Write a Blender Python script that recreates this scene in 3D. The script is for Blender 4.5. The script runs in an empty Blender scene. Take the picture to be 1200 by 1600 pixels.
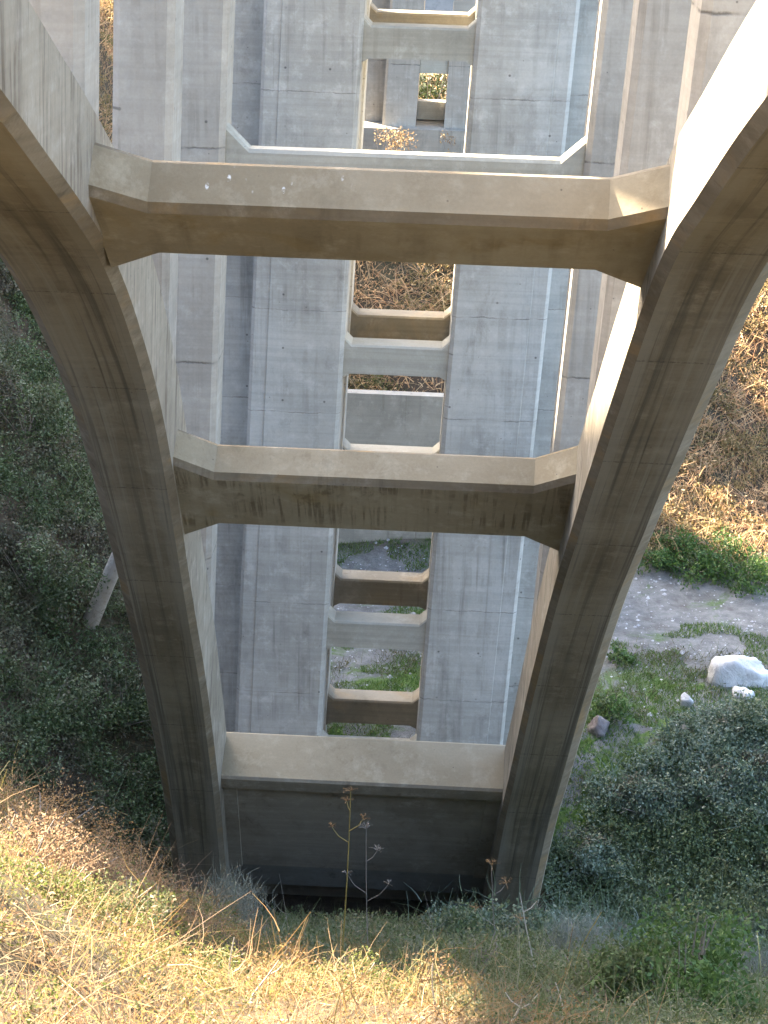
import bpy, math, random
import numpy as np
from mathutils import Matrix, Vector, noise as mnoise
random.seed(4); rng = np.random.default_rng(11)
sc = bpy.context.scene
col = sc.collection
LEAN = 0.0374                      # the bridge stands very slightly out of plumb
def R(d): return math.radians(d)

# ------------------------------------------------------------------ nodes
class NT:
    def __init__(s, mat):
        s.t = mat.node_tree; s.n = s.t.nodes; s.l = s.t.links
    def add(s, typ, **kw):
        n = s.n.new(typ)
        for k, v in kw.items(): setattr(n, k, v)
        return n
    def put(s, sock, v):
        if hasattr(v, 'is_output') or isinstance(v, bpy.types.NodeSocket): s.l.new(v, sock)
        else: sock.default_value = v
    def math(s, op, a, b=0.0, c=None, clamp=False):
        n = s.add('ShaderNodeMath', operation=op, use_clamp=clamp)
        s.put(n.inputs[0], a); s.put(n.inputs[1], b)
        if c is not None: s.put(n.inputs[2], c)
        return n.outputs[0]
    def mapr(s, v, a, b, c=0.0, d=1.0, smooth=True):
        n = s.add('ShaderNodeMapRange', interpolation_type='SMOOTHSTEP' if smooth else 'LINEAR')
        s.put(n.inputs[0], v)
        for i, q in enumerate((a, b, c, d)): s.put(n.inputs[i+1], q)
        return n.outputs[0]
    def scale(s, vec, xyz):
        n = s.add('ShaderNodeVectorMath', operation='MULTIPLY'); s.put(n.inputs[0], vec); n.inputs[1].default_value = xyz
        return n.outputs[0]
    def noise(s, vec, scale=1.0, detail=6.0, rough=0.6, dist=0.0):
        n = s.add('ShaderNodeTexNoise'); s.put(n.inputs['Vector'], vec)
        n.inputs['Scale'].default_value = scale; n.inputs['Detail'].default_value = detail
        n.inputs['Roughness'].default_value = rough; n.inputs['Distortion'].default_value = dist
        return n.outputs[0]
    def vor(s, vec, scale=1.0, feat='F1'):
        n = s.add('ShaderNodeTexVoronoi', feature=feat); s.put(n.inputs['Vector'], vec); n.inputs['Scale'].default_value = scale
        return n
    def mix(s, f, a, b, mode='MIX'):
        n = s.add('ShaderNodeMix', data_type='RGBA', blend_type=mode)
        s.put(n.inputs[0], f); s.put(n.inputs[6], a if not isinstance(a, tuple) else (*a, 1)); s.put(n.inputs[7], b if not isinstance(b, tuple) else (*b, 1))
        return n.outputs[2]
    def sep(s, vec):
        n = s.add('ShaderNodeSeparateXYZ'); s.put(n.inputs[0], vec); return n.outputs

def newmat(name):
    m = bpy.data.materials.new(name); m.use_nodes = True
    return m, NT(m), m.node_tree.nodes['Principled BSDF']

def concrete(name, base, dark, light, streak=0.35, stain=0.35, lift=2.45, joint=0.5, uvmode=False, ties=False, drip=0.0, dripv=(9.0, 9.0, .35), droppings=False, warm=None, bands=0.25):
    m, t, p = newmat(name)
    tc = t.add('ShaderNodeTexCoord')
    co = tc.outputs['Object']
    xyz = t.sep(co)
    big = t.noise(co, .33, 5, .6, .4)
    mid = t.noise(co, 2.3, 9, .72, .15)
    fine = t.noise(co, 22, 5, .7)
    c = t.mix(t.mapr(big, .38, .64), dark, base)
    c = t.mix(t.mapr(mid, .48, .74), c, light)
    if warm: c = t.mix(t.mapr(t.noise(co, .7, 4, .6, 1.0), .5, .72, 0, .7), c, warm)
    # board marks: long faint horizontal lines left by the forms
    bd = t.noise(t.scale(co, (.22, .22, 9.0)), 1.0, 3, .6)
    c = t.mix(t.mapr(bd, .42, .62, 0, bands), c, t.mix(1.0, c, (.55, .55, .56), 'MULTIPLY'))
    # rain streaks running down
    st = t.noise(t.scale(co, (5.0, 5.0, .16)), 1.0, 5, .65, .3)
    gate = t.mapr(t.noise(co, .5, 3, .5), .42, .62)
    c = t.mix(t.math('MULTIPLY', t.mapr(st, .52, .70, 0, streak), gate), c, t.mix(1.0, c, (.33, .30, .27), 'MULTIPLY'))
    # dark blotches of damp
    bl = t.noise(t.scale(co, (1.0, 1.0, .6)), 1.3, 10, .8, .3)
    c = t.mix(t.mapr(bl, .50, .78, 0, stain), c, t.mix(1.0, c, (.36, .33, .30), 'MULTIPLY'))
    # pour joints
    zz = t.math('ADD', xyz[2], t.math('MULTIPLY', t.noise(co, 3, 6, .7), .11))
    fr = t.math('ABSOLUTE', t.math('SUBTRACT', t.math('FRACT', t.math('DIVIDE', zz, lift)), .5))
    jm = t.math('MULTIPLY', t.mapr(fr, .0, .008, 1, 0), t.mapr(t.noise(co, 2.2, 3, .6), .36, .6, .12, joint))
    c = t.mix(jm, c, (.07, .06, .05))
    # bug holes
    v = t.vor(co, 5.0)
    holes = t.math('MULTIPLY', t.mapr(v.outputs['Distance'], .03, .085, 1, 0), t.mapr(t.sep(v.outputs['Color'])[0], .80, .86, 0, .65))
    c = t.mix(holes, c, (.07, .06, .055))
    if ties:
        gx = t.math('ABSOLUTE', t.math('SUBTRACT', t.math('FRACT', t.math('DIVIDE', t.math('ADD', xyz[0], xyz[1]), .93)), .5))
        gz = t.math('ABSOLUTE', t.math('SUBTRACT', t.math('FRACT', t.math('DIVIDE', xyz[2], 1.21)), .5))
        rr_ = t.math('SQRT', t.math('ADD', t.math('POWER', t.math('MULTIPLY', gx, .93), 2.0), t.math('POWER', t.math('MULTIPLY', gz, 1.21), 2.0)))
        c = t.mix(t.math('MULTIPLY', t.mapr(rr_, .014, .034, 1, 0), t.mapr(t.noise(co, .9, 2, .5), .45, .55, 0, .7)), c, (.06, .055, .05))
    c = t.mix(t.mapr(fine, .3, .7, 0, .28), c, t.mix(1.0, c, (.72, .71, .70), 'MULTIPLY'))
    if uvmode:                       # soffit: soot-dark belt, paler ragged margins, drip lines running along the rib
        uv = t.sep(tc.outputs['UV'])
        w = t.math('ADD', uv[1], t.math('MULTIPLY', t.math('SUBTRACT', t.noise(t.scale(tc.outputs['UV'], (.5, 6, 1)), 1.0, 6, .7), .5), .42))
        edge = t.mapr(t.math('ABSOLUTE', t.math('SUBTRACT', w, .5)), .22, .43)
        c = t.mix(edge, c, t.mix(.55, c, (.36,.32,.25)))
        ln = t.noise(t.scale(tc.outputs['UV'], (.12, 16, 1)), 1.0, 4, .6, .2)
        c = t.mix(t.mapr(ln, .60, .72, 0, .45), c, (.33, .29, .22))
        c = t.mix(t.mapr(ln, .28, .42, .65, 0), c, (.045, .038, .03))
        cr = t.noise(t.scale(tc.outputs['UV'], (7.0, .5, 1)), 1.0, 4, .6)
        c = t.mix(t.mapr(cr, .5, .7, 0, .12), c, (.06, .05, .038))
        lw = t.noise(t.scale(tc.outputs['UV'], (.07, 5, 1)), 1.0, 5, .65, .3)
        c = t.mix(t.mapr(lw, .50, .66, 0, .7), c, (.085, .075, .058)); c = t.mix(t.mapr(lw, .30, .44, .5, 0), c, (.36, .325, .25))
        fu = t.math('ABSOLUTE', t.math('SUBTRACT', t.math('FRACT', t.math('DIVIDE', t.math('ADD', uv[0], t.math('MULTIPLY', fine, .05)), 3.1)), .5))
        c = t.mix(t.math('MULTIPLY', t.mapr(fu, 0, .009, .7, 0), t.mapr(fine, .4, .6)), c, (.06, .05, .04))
    if drip:
        ds = t.noise(t.scale(co, dripv), 1.0, 4, .6, .15)
        dg = t.mapr(t.noise(t.scale(co, (.6, 1.5, 1.5)), 1.0, 4, .6), .42, .62, .15, 1)
        c = t.mix(t.math('MULTIPLY', t.mapr(ds, .47, .60, 0, drip), dg), c, t.mix(1.0, c, (.30, .27, .23), 'MULTIPLY'))
    if droppings:
        sv = t.vor(t.scale(co, (4.2, 2.0, 2.2)), 2.2)
        msk = t.math('MULTIPLY', t.mapr(sv.outputs['Distance'], .14, .24, 1, 0), t.mapr(t.sep(sv.outputs['Color'])[1], .40, .44))
        xr = t.math('MULTIPLY', t.math('MULTIPLY', t.mapr(xyz[0], -2.35, -1.9), t.mapr(xyz[0], -.75, -.3, 1, 0)), t.math('GREATER_THAN', xyz[2], -6.5))
        c = t.mix(t.math('MULTIPLY', t.math('MULTIPLY', msk, xr), t.mapr(t.noise(co, 20, 3, .7), .4, .6)), c, (.75, .74, .70))
    t.put(p.inputs['Base Color'], c)
    t.put(p.inputs['Roughness'], t.mapr(mid, .3, .7, .78, .95)); p.inputs['Specular IOR Level'].default_value = .25
    b = t.add('ShaderNodeBump'); b.inputs['Strength'].default_value = .35; b.inputs['Distance'].default_value = .02
    t.put(b.inputs['Height'], t.math('ADD', t.math('MULTIPLY', fine, .35), t.math('ADD', t.math('MULTIPLY', mid, .5), t.math('MULTIPLY', jm, -1.2))))
    t.put(p.inputs['Normal'], b.outputs[0])
    return m

M = {}
M['side']   = concrete('rib_concrete', (.36,.315,.24), (.27,.23,.17), (.44,.395,.32), streak=.6, stain=.3, lift=9.7, joint=.15, bands=.1, drip=.55)
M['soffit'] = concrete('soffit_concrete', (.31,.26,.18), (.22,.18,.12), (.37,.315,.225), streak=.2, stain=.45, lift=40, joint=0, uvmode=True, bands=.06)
M['edge']   = concrete('chamfer_concrete', (.27,.225,.16), (.20,.16,.105), (.33,.285,.21), streak=.4, stain=.35, lift=40, joint=0, warm=(.33,.22,.10))
M['strut']  = concrete('strut_concrete', (.345,.288,.195), (.28,.23,.15), (.405,.35,.25), streak=.25, stain=.3, lift=50, joint=0, droppings=True, bands=.08)
M['under']  = concrete('strut_under_concrete', (.44,.375,.255), (.34,.28,.185), (.50,.43,.31), streak=.6, stain=.3, lift=50, joint=0, warm=(.30,.22,.10), bands=.1, drip=.6, dripv=(13.0, .5, .5))
M['undersmooth'] = concrete('strut_under_smooth', (.44,.375,.255), (.34,.28,.185), (.50,.43,.31), streak=.2, stain=.3, lift=50, joint=0, warm=(.30,.22,.10), bands=.1, drip=.22, dripv=(4.0, .3, .3))
M['wall']   = concrete('base_wall_concrete', (.44,.375,.285), (.34,.285,.21), (.52,.45,.35), streak=.5, stain=.5, lift=60, joint=0, bands=.2)
M['column'] = concrete('column_concrete', (.40,.365,.305), (.33,.30,.25), (.46,.425,.365), streak=.35, stain=.3, lift=3.9, joint=.75, bands=.15, ties=True, drip=.2, dripv=(7.0, 7.0, .2))
M['tower']  = concrete('tower_concrete', (.49,.47,.415), (.385,.37,.325), (.56,.54,.485), streak=.5, stain=.6, lift=2.35, joint=.6, bands=.2, ties=True, drip=.22, dripv=(4.0, 4.0, .22))
M['tie']    = concrete('tie_beam_concrete', (.41,.385,.315), (.33,.31,.25), (.48,.455,.385), streak=.2, stain=.3, lift=50, joint=0)
M['tiedark'] = concrete('tie_beam_dark_brown', (.27,.24,.185), (.20,.175,.13), (.33,.295,.23), streak=.5, stain=.5, lift=50, joint=0, warm=(.29,.215,.12))  # darker, browner, more streaked concrete for the back row of tie beams
M['plinth'] = concrete('plinth_concrete', (.31,.285,.235), (.24,.22,.18), (.37,.345,.29), streak=.6, stain=.55, lift=60, joint=0, bands=.15)

def leafmat(name, cols, trans=.45, pscale=.35, rough=.6, patch=None, patchcol=None, vary=0.0):
    m, t, p = newmat(name)
    g = t.add('ShaderNodeNewGeometry')
    r = t.add('ShaderNodeValToRGB'); r.color_ramp.interpolation = 'LINEAR'
    e = r.color_ramp.elements
    while len(e) < len(cols): e.new(.5)
    for i, c in enumerate(cols): e[i].position = i/(len(cols)-1); e[i].color = (*c, 1)
    t.put(r.inputs[0], g.outputs['Random Per Island'])
    tc = t.add('ShaderNodeTexCoord')
    c = r.outputs[0]
    if vary: c = t.mix(t.mapr(t.noise(tc.outputs['Object'], .95, 2, .5), .40, .60, 0, vary), c, t.mix(1.0, c, (.42,.50,.40), 'MULTIPLY')); c = t.mix(t.mapr(t.noise(t.scale(tc.outputs['Object'], (1, 1, -1)), .75, 3, .6), .56, .66, 0, vary), c, (.155,.12,.085))
    if patch: c = t.mix(t.mapr(t.noise(tc.outputs['Object'], pscale, 4, .6, .5), patch[0], patch[1]), c, t.mix(t.math('MULTIPLY', g.outputs['Random Per Island'], .6), patchcol, c))
    n = t.noise(tc.outputs['Object'], 1.3, 3, .6)
    c = t.mix(t.mapr(n, .35, .65, .45, 0), c, t.mix(1.0, c, (.6,.62,.58), 'MULTIPLY'))
    t.put(p.inputs['Base Color'], c); p.inputs['Roughness'].default_value = rough; p.inputs['Specular IOR Level'].default_value = .3
    tr = t.add('ShaderNodeBsdfTranslucent'); t.put(tr.inputs[0], c)
    mx = t.add('ShaderNodeMixShader'); mx.inputs[0].default_value = trans
    t.l.new(p.outputs[0], mx.inputs[1]); t.l.new(tr.outputs[0], mx.inputs[2])
    t.l.new(mx.outputs[0], t.n['Material Output'].inputs[0])
    return m
M['brush']  = leafmat('coyote_brush_leaf', [(.08,.115,.06),(.135,.18,.115),(.195,.24,.18),(.26,.30,.245)], .25, .22, .5, (.47,.62), (.10,.135,.05), vary=.75)
M['brushL'] = leafmat('hill_brush_leaf', [(.05,.075,.025),(.085,.125,.04),(.13,.165,.075),(.185,.205,.125)], .2, .3, .55, (.46,.6), (.10,.075,.055), vary=.7)
M['green']  = leafmat('green_leaf', [(.05,.10,.018),(.085,.15,.034),(.13,.205,.065)], .35, vary=.35)
M['sage']   = leafmat('sage_leaf', [(.14,.15,.12),(.20,.21,.17),(.27,.275,.23)], .3)
M['lime']   = leafmat('yellow_green_leaf', [(.08,.11,.025),(.13,.16,.04),(.19,.185,.065),(.22,.18,.08)], .45, .8, .6, (.52,.62), (.20,.14,.07))
M['straw']  = leafmat('straw', [(.21,.13,.065),(.29,.20,.105),(.37,.28,.16),(.30,.17,.085)], .4, .5, .6, (.5,.66), (.26,.15,.08))
M['twig']   = leafmat('dry_twig', [(.20,.12,.07),(.29,.19,.115),(.38,.28,.18),(.26,.145,.085)], .5, .3, .7, (.5,.62), (.27,.17,.11))
M['hilldry']= leafmat('dry_hill_brush', [(.38,.225,.12),(.54,.345,.185),(.64,.47,.27),(.46,.25,.135)], .5, .11, .7, (.52,.66), (.24,.18,.10))
M['hillleaf']= leafmat('hill_leaf', [(.15,.13,.05),(.26,.19,.08),(.38,.28,.13)], .4, .15, .6, (.5,.6), (.07,.095,.03))
M['grass']  = leafmat('short_grass', [(.055,.11,.018),(.085,.16,.025),(.12,.19,.04),(.16,.18,.06)], .4)
M['weed']   = leafmat('verge_weed', [(.06,.075,.028),(.09,.11,.04),(.14,.125,.065),(.17,.13,.08)], .3)
M['lowbrush']= leafmat('low_brush_leaf', [(.07,.095,.03),(.11,.14,.05),(.16,.175,.085),(.22,.20,.12)], .35, .9, .6, (.52,.64), (.20,.19,.13))
M['rustleaf']= leafmat('rust_gold_leaf', [(.23,.125,.05),(.31,.195,.08),(.28,.175,.105),(.37,.26,.13)], .45, .8, .6, (.5,.64), (.20,.19,.06))
M['stem']   = leafmat('bleached_stem', [(.42,.37,.29),(.55,.50,.42)], 0)
M['fennel'] = leafmat('fennel_stem', [(.28,.22,.05),(.36,.26,.08)], .1)
M['rust']   = leafmat('rust_stem', [(.25,.13,.05),(.33,.19,.08)], .1)
M['greystem']= leafmat('grey_stem', [(.22,.19,.16),(.30,.26,.22)], .1)

def rockmat(name, a, b, c):
    m, t, p = newmat(name); tc = t.add('ShaderNodeTexCoord'); co = tc.outputs['Object']
    n1 = t.noise(co, 1.6, 9, .7, .6); n2 = t.noise(co, 9, 6, .7)
    cc = t.mix(t.mapr(n1, .38, .62), a, b); cc = t.mix(t.mapr(n2, .55, .72), cc, c)
    t.put(p.inputs['Base Color'], cc); p.inputs['Roughness'].default_value = .85
    bp = t.add('ShaderNodeBump'); bp.inputs['Strength'].default_value = .8; bp.inputs['Distance'].default_value = .06
    t.put(bp.inputs['Height'], t.math('ADD', n1, t.math('MULTIPLY', n2, .4))); t.put(p.inputs['Normal'], bp.outputs[0])
    return m
M['rock'] = rockmat('pale_rock', (.38,.375,.365), (.54,.535,.525), (.22,.21,.195))
M['rockdark'] = rockmat('brown_rock', (.12,.10,.095), (.19,.165,.155), (.08,.07,.065))
M['stone'] = rockmat('grey_stone', (.22,.22,.22), (.40,.40,.39), (.13,.125,.12))
M['log'] = rockmat('weathered_wood', (.33,.295,.25), (.42,.385,.33), (.20,.17,.135))

def groundmat():
    m, t, p = newmat('ground'); tc = t.add('ShaderNodeTexCoord'); co = tc.outputs['Object']; xyz = t.sep(co)
    n1 = t.noise(co, .35, 6, .6, .5); n2 = t.noise(co, 2.2, 8, .7); n3 = t.noise(co, 14, 6, .75)
    gravel = t.mix(t.mapr(n2, .38, .64), (.115,.113,.106), (.18,.175,.163))
    gravel = t.mix(t.mapr(n3, .62, .74), gravel, (.40,.40,.39))
    gravel = t.mix(t.mapr(n3, .26, .36, .7, 0), gravel, (.07,.065,.06))
    moss = t.mix(t.mapr(n3, .35, .65), (.05,.085,.02), (.09,.14,.035))
    earth = t.mix(t.mapr(n2, .35, .65), (.045,.033,.022), (.085,.062,.042))
    # how far across the valley (y): gravel track from about 47 to 56, verge of moss and grass before it
    yy = t.math('ADD', xyz[1], t.math('MULTIPLY', t.math('SUBTRACT', n1, .5), 9.0))
    trk = t.math('MULTIPLY', t.mapr(yy, 45.0, 47.2), t.mapr(yy, 53.0, 54.8, 1, 0))
    verge = t.mix(t.mapr(t.noise(co, .8, 7, .7, .8), .45, .55), gravel, moss)
    gravel = t.mix(t.mapr(t.noise(co, .9, 6, .7, .6), .5, .66, 0, .55), gravel, (.075,.068,.055))
    thin = t.math('MULTIPLY', t.mapr(t.noise(co, .55, 7, .72, .6), .56, .66), .8)
    flat = t.mix(trk, verge, t.mix(thin, gravel, moss))
    wild = t.mix(t.mapr(n1, .4, .6), earth, t.mix(.5, earth, (.055,.06,.03)))
    h = t.add('ShaderNodeAttribute', attribute_name='wild')
    c = t.mix(h.outputs['Fac'], flat, wild)
    t.put(p.inputs['Base Color'], c); p.inputs['Roughness'].default_value = .95; p.inputs['Specular IOR Level'].default_value = .2
    b = t.add('ShaderNodeBump'); b.inputs['Strength'].default_value = .9; b.inputs['Distance'].default_value = .06
    t.put(b.inputs['Height'], t.math('ADD', n2, t.math('MULTIPLY', n3, .6))); t.put(p.inputs['Normal'], b.outputs[0])
    return m
M['ground'] = groundmat()
def farmat():
    m, t, p = newmat('far_hillside'); tc = t.add('ShaderNodeTexCoord'); co = tc.outputs['Object']
    n = t.noise(co, .05, 8, .7, .5); n2 = t.noise(co, .5, 6, .7)
    c = t.mix(t.mapr(n, .4, .6), (.085,.095,.085), (.17,.16,.14)); c = t.mix(t.mapr(n2, .5, .7, 0, .6), c, (.055,.065,.055))
    t.put(p.inputs['Base Color'], c); p.inputs['Roughness'].default_value = 1
    return m
M['far'] = farmat()

# ------------------------------------------------------------------ objects
def tag(o, label=None, cat=None, group=None, kind=None):
    if label: o['label'] = label
    if cat: o['category'] = cat
    if group: o['group'] = group
    if kind: o['kind'] = kind
    return o
def empty(name, loc, label, cat, group=None):
    o = bpy.data.objects.new(name, None); col.objects.link(o); o.location = loc; o.empty_display_size = .3
    return tag(o, label, cat, group)
class MB:
    """collects faces, then links them as one mesh object"""
    def __init__(s, lean=False): s.v = []; s.f = []; s.m = []; s.uv = []; s.lean = lean
    def face(s, idx, mi=0, uv=None): s.f.append(idx); s.m.append(mi); s.uv.append(uv or [(0, 0)]*len(idx))
    def prism(s, poly, z0, z1, mi=0, mcap=None):
        b = len(s.v); n = len(poly)
        for z in (z0, z1):
            for x, y in poly: s.v.append((x, y, z))
        for i in range(n):
            j = (i+1) % n; s.face((b+i, b+j, b+n+j, b+n+i), mi)
        s.face(tuple(b+i for i in range(n))[::-1], mi if mcap is None else mcap); s.face(tuple(b+n+i for i in range(n)), mi if mcap is None else mcap)
    def loft(s, rings, mi=None, closed=True):
        """rings of equal length; mi lists the material of each side strip"""
        b = len(s.v); n = len(rings[0])
        for r in rings: s.v.extend(r)
        for k in range(len(rings)-1):
            for i in range(n):
                j = (i+1) % n; o = b+k*n
                s.face((o+i, o+j, o+n+j, o+n+i), 0 if mi is None else mi[i])
        s.face(tuple(b+i for i in range(n))[::-1], 0); s.face(tuple(b+(len(rings)-1)*n+i for i in range(n)), 0)
    def build(s, name, mats, parent=None, smooth=False, loc=None):
        me = bpy.data.meshes.new(name)
        vs = [(x+LEAN*z, y, z) for x, y, z in s.v] if s.lean else s.v
        if loc is not None: vs = [(x-loc[0], y-loc[1], z-loc[2]) for x, y, z in vs]
        me.from_pydata(vs, [], s.f)
        for m in (mats if isinstance(mats, (list, tuple)) else [mats]): me.materials.append(m)
        me.polygons.foreach_set('material_index', s.m)
        uvl = me.uv_layers.new(name='UVMap'); flat = [c for u in s.uv for q in u for c in q]; uvl.data.foreach_set('uv', flat)
        if smooth: me.polygons.foreach_set('use_smooth', [True]*len(me.polygons))
        import bmesh
        bm = bmesh.new(); bm.from_mesh(me); bmesh.ops.recalc_face_normals(bm, faces=bm.faces); bm.to_mesh(me); bm.free()
        me.update()
        o = bpy.data.objects.new(name, me); col.objects.link(o)
        if loc is not None: o.location = loc
        if parent: o.parent = parent
        return o
def cham(x0, x1, y0, y1, c):
    return [(x0+c, y0), (x1-c, y0), (x1, y0+c), (x1, y1-c), (x1-c, y1), (x0+c, y1), (x0, y1-c), (x0, y0+c)]

# ================================================================== BRIDGE
DECK_Z = 9.0
INL=[(14.65,-2.45),(15.8,-3.05),(18.25,-4.25),(20.4,-5.45),(21.6,-6.45),(23.25,-7.8),(24.55,-9.25),(26.2,-11.25),(27.6,-13.1),(29.7,-15.5),(31.7,-18.3),(33.25,-20.5),(34.8,-23.25)]
INR=[(13.45,-2.1),(14.75,-2.65),(16.35,-3.5),(18.5,-4.5),(19.6,-5.55),(20.95,-6.65),(21.85,-7.65),(22.85,-8.4),(23.75,-9.4),(25.2,-10.75),(27.15,-12.65),(28.35,-14.2),(30.5,-16.75),(31.15,-18.05),(33.3,-20.45),(34.75,-23.4),(35.6,-25.05)]
def curve(pts):
    a = np.array(pts); c = np.polyfit(a[:,0], a[:,1], 3); d = np.polyder(c)
    s0 = (a[2,1]-a[0,1])/(a[2,0]-a[0,0]); s1 = (a[-1,1]-a[-3,1])/(a[-1,0]-a[-3,0])
    X = np.concatenate([[a[0,0]-3], a[:,0], [a[-1,0]+5]]); Z = np.concatenate([[a[0,1]-3*s0*.9], a[:,1], [a[-1,1]+5*s1]])
    def g(y): return float(np.mean(np.interp(y+np.linspace(-1.1, 1.1, 9), X, Z)))
    ya = a[0,0]-.6; za = g(ya); sa = (g(ya+.3)-g(ya-.3))/.6
    def f(y):
        if y < ya: k = sa/(ya-3.0); dy = y-ya; return za+sa*dy+.5*k*dy*dy
        return g(y)
    return f
fL, fR = curve(INL), curve(INR)
bridge = empty('concrete_arch_bridge', (0, 36, -25), 'tall weathered concrete arch bridge seen from below its deck', 'bridge')
def par(o):
    o.parent = bridge; o.matrix_parent_inverse = Matrix.Translation(-Vector((0, 36, -25))); return o
def thick(y): return 1.12+.017*max(0, y-14)
def rib(side, f):
    mb = MB(True); ys = np.concatenate([np.linspace(-10, 14, 25), np.linspace(14.6, 38, 66)])
    ci, co_ = .11, .20
    rings = []; arc = 0; us = []; prev = None
    for y in ys:
        z = f(y); s = (f(y+.05)-f(y-.05))/.1; L = math.hypot(1, s); n = (-s/L, 1/L)   # up and outward normal
        if prev: arc += math.hypot(y-prev[0], z-prev[1])
        prev = (y, z); us.append(arc); t = thick(y)
        xo = 4.24+(.18*min(1, max(0, (27-y)/8)) if side < 0 else 0)
        sec = [(3+ci, 0), (xo-co_, 0), (xo-.022, .16), (xo, .212), (xo, t-.05), (xo-.05, t), (3.05, t), (3, t-.05), (3, ci)]
        rings.append([(side*x, y+n[0]*d, z+n[1]*d) for x, d in sec])
    n = 9; mi = [1, 2, 0, 0, 2, 0, 2, 0, 2]
    for r in rings: mb.v.extend(r)
    for k in range(len(rings)-1):
        for i in range(n):
            j = (i+1) % n; o = k*n
            mb.face((o+i, o+j, o+n+j, o+n+i), mi[i], [(us[k], 0), (us[k], 1), (us[k+1], 1), (us[k+1], 0)])
    mb.face(tuple(range(n)), 0); mb.face(tuple((len(rings)-1)*n+i for i in range(n)), 0)
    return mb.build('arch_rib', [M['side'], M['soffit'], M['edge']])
ribL = par(rib(-1, fL)); tag(ribL, 'left arch rib with streaked inner face, in shade')
ribR = par(rib(1, fR)); tag(ribR, 'right arch rib with sunlit inner face')

def strut(B, u, t, xs, s0, L, s1, c=.11, label=None, mats=None):
    u = np.array(u)/np.hypot(*u); w = np.array([-u[1], u[0]])          # w: from front edge to back edge
    mb = MB(True); rings = []
    for x, st, sb in ((-3.03, 0, L), (-xs, s0, L-s1), (xs, s0, L-s1), (3.03, 0, L)):
        sec = [(0, st+c), (c*.75, st), (t-.05, st), (t, st+.05), (t, sb), (.03, sb), (0, sb-.03)]
        rings.append([(x, *(np.array(B)+w*a+u*s)) for a, s in sec])
    mb.loft(rings, [2, 0, 2, 0, 1, 1, 1])
    o = par(mb.build('cross_strut', mats or [M['strut'], M['under'], M['edge']]))
    if label: tag(o, label)
    return o
strut((18.30, -3.96), (.7935, -.6086), .59, 2.43, .38, 2.03, .48, label='upper cross strut with bird droppings and ochre underside', mats=[M['strut'], M['undersmooth'], M['edge']])
strut((24.85, -9.375), (.65, -.76), .59, 2.415, .44, 2.49, .48, label='middle cross strut with black drip marks below')
# lowest strut and the wall that closes the foot of the arch
B3 = np.array((33.04, -19.60)); u3 = np.array((.53, -.848)); w3 = np.array((.848, .53))
def band(profile, name, mats, mi, label=None):
    mb = MB(True)
    mb.loft([[(x, *(B3+w3*a+u3*s)) for a, s in profile] for x in (-3.03, 3.03)], mi)
    o = par(mb.build(name, mats)); 
    if label: tag(o, label)
band([(0, .06), (.05, 0), (1.08, 0), (1.13, .05), (1.13, .55), (.22, .55), (.22, .47), (0, .47)], 'cross_strut', [M['strut'], M['wall'], M['wall']], [1, 0, 0, 0, 0, 1, 1, 1], 'lowest cross strut, a deep plain beam capping the dark wall')
band([(.2, .55), (.9, .55), (.9, 4.7), (.2, 4.7)], 'base_wall', [M['wall']], [0]*4, 'dark recessed wall between the feet of the ribs')
band([(.204, 4.7), (.95, 4.7), (.95, 5.75), (.204, 5.75)], 'base_beam', [M['plinth']], [0]*4, 'paler beam along the foot of the dark wall')
band([(.7, 5.75), (.94, 5.75), (.94, 9.5), (.7, 9.5)], 'base_wall', [M['wall']], [0]*4)  # added backing panel, put in to keep the void under the beam dark
for x0, x1 in ((-3.02, -2.70), (2.70, 3.02)):
    mb = MB(True); mb.loft([[(x, *(B3+w3*a+u3*s)) for a, s in [(.13, .55), (.5, .55), (.5, 4.69), (.13, 4.69)]] for x in (x0, x1)], [0]*4)
    par(mb.build('pilaster', [M['wall']]))
mb = MB(True); mb.prism(cham(2.28, 2.78, 35.75, 36.25, .04), -27.5, -24.62); tag(par(mb.build('footing', [M['tie']])), 'pale concrete footing block glimpsed under the wall')
for x0, x1, sd in ((-4.5, -2.9, 0), (2.9, 4.5, 0)):
    mb = MB(True); mb.prism(cham(x0, x1, 35.8, 39.5, .1), -28, -25.9); par(mb.build('footing', [M['plinth']]))

# spandrel columns stand on the ribs and carry the deck
def column(side, Y, f):
    d = 1.0; yb = Y+d
    s = (f(yb+.05)-f(yb-.05))/.1; L = math.hypot(1, s)
    ze = f(yb) + thick(yb)*L                      # extrados at the back of the column
    mb = MB(True); x0, x1 = (3.13, 3.98) if side > 0 else (-3.98, -3.13)
    mb.prism(cham(x0, x1, Y, Y+d, .10), ze-.35, DECK_Z)
    # chamfer strips keep a paler, rubbed colour
    return par(mb.build('spandrel_column', [M['column']]))
for Y in (12.4, 18.7, 24.95, 31.1):
    for sd, f in ((-1, fL), (1, fR)): column(sd, Y, f)
# beam joining the last pair of columns, deepened towards them
mb = MB(True); rings = []
for x, h in ((-3.16, .42), (-2.72, 0), (2.72, 0), (3.16, .42)):
    rings.append([(x, 31.25, -5.98+h), (x, 31.31, -5.92+h), (x, 31.6, -5.92+h), (x, 31.65, -5.98+h), (x, 31.65, -6.85-h), (x, 31.25, -6.85-h)])
mb.loft(rings, [0]*6); tag(par(mb.build('column_strut', [M['tie']])), 'beam with haunched ends between the last pair of spandrel columns')
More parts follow.
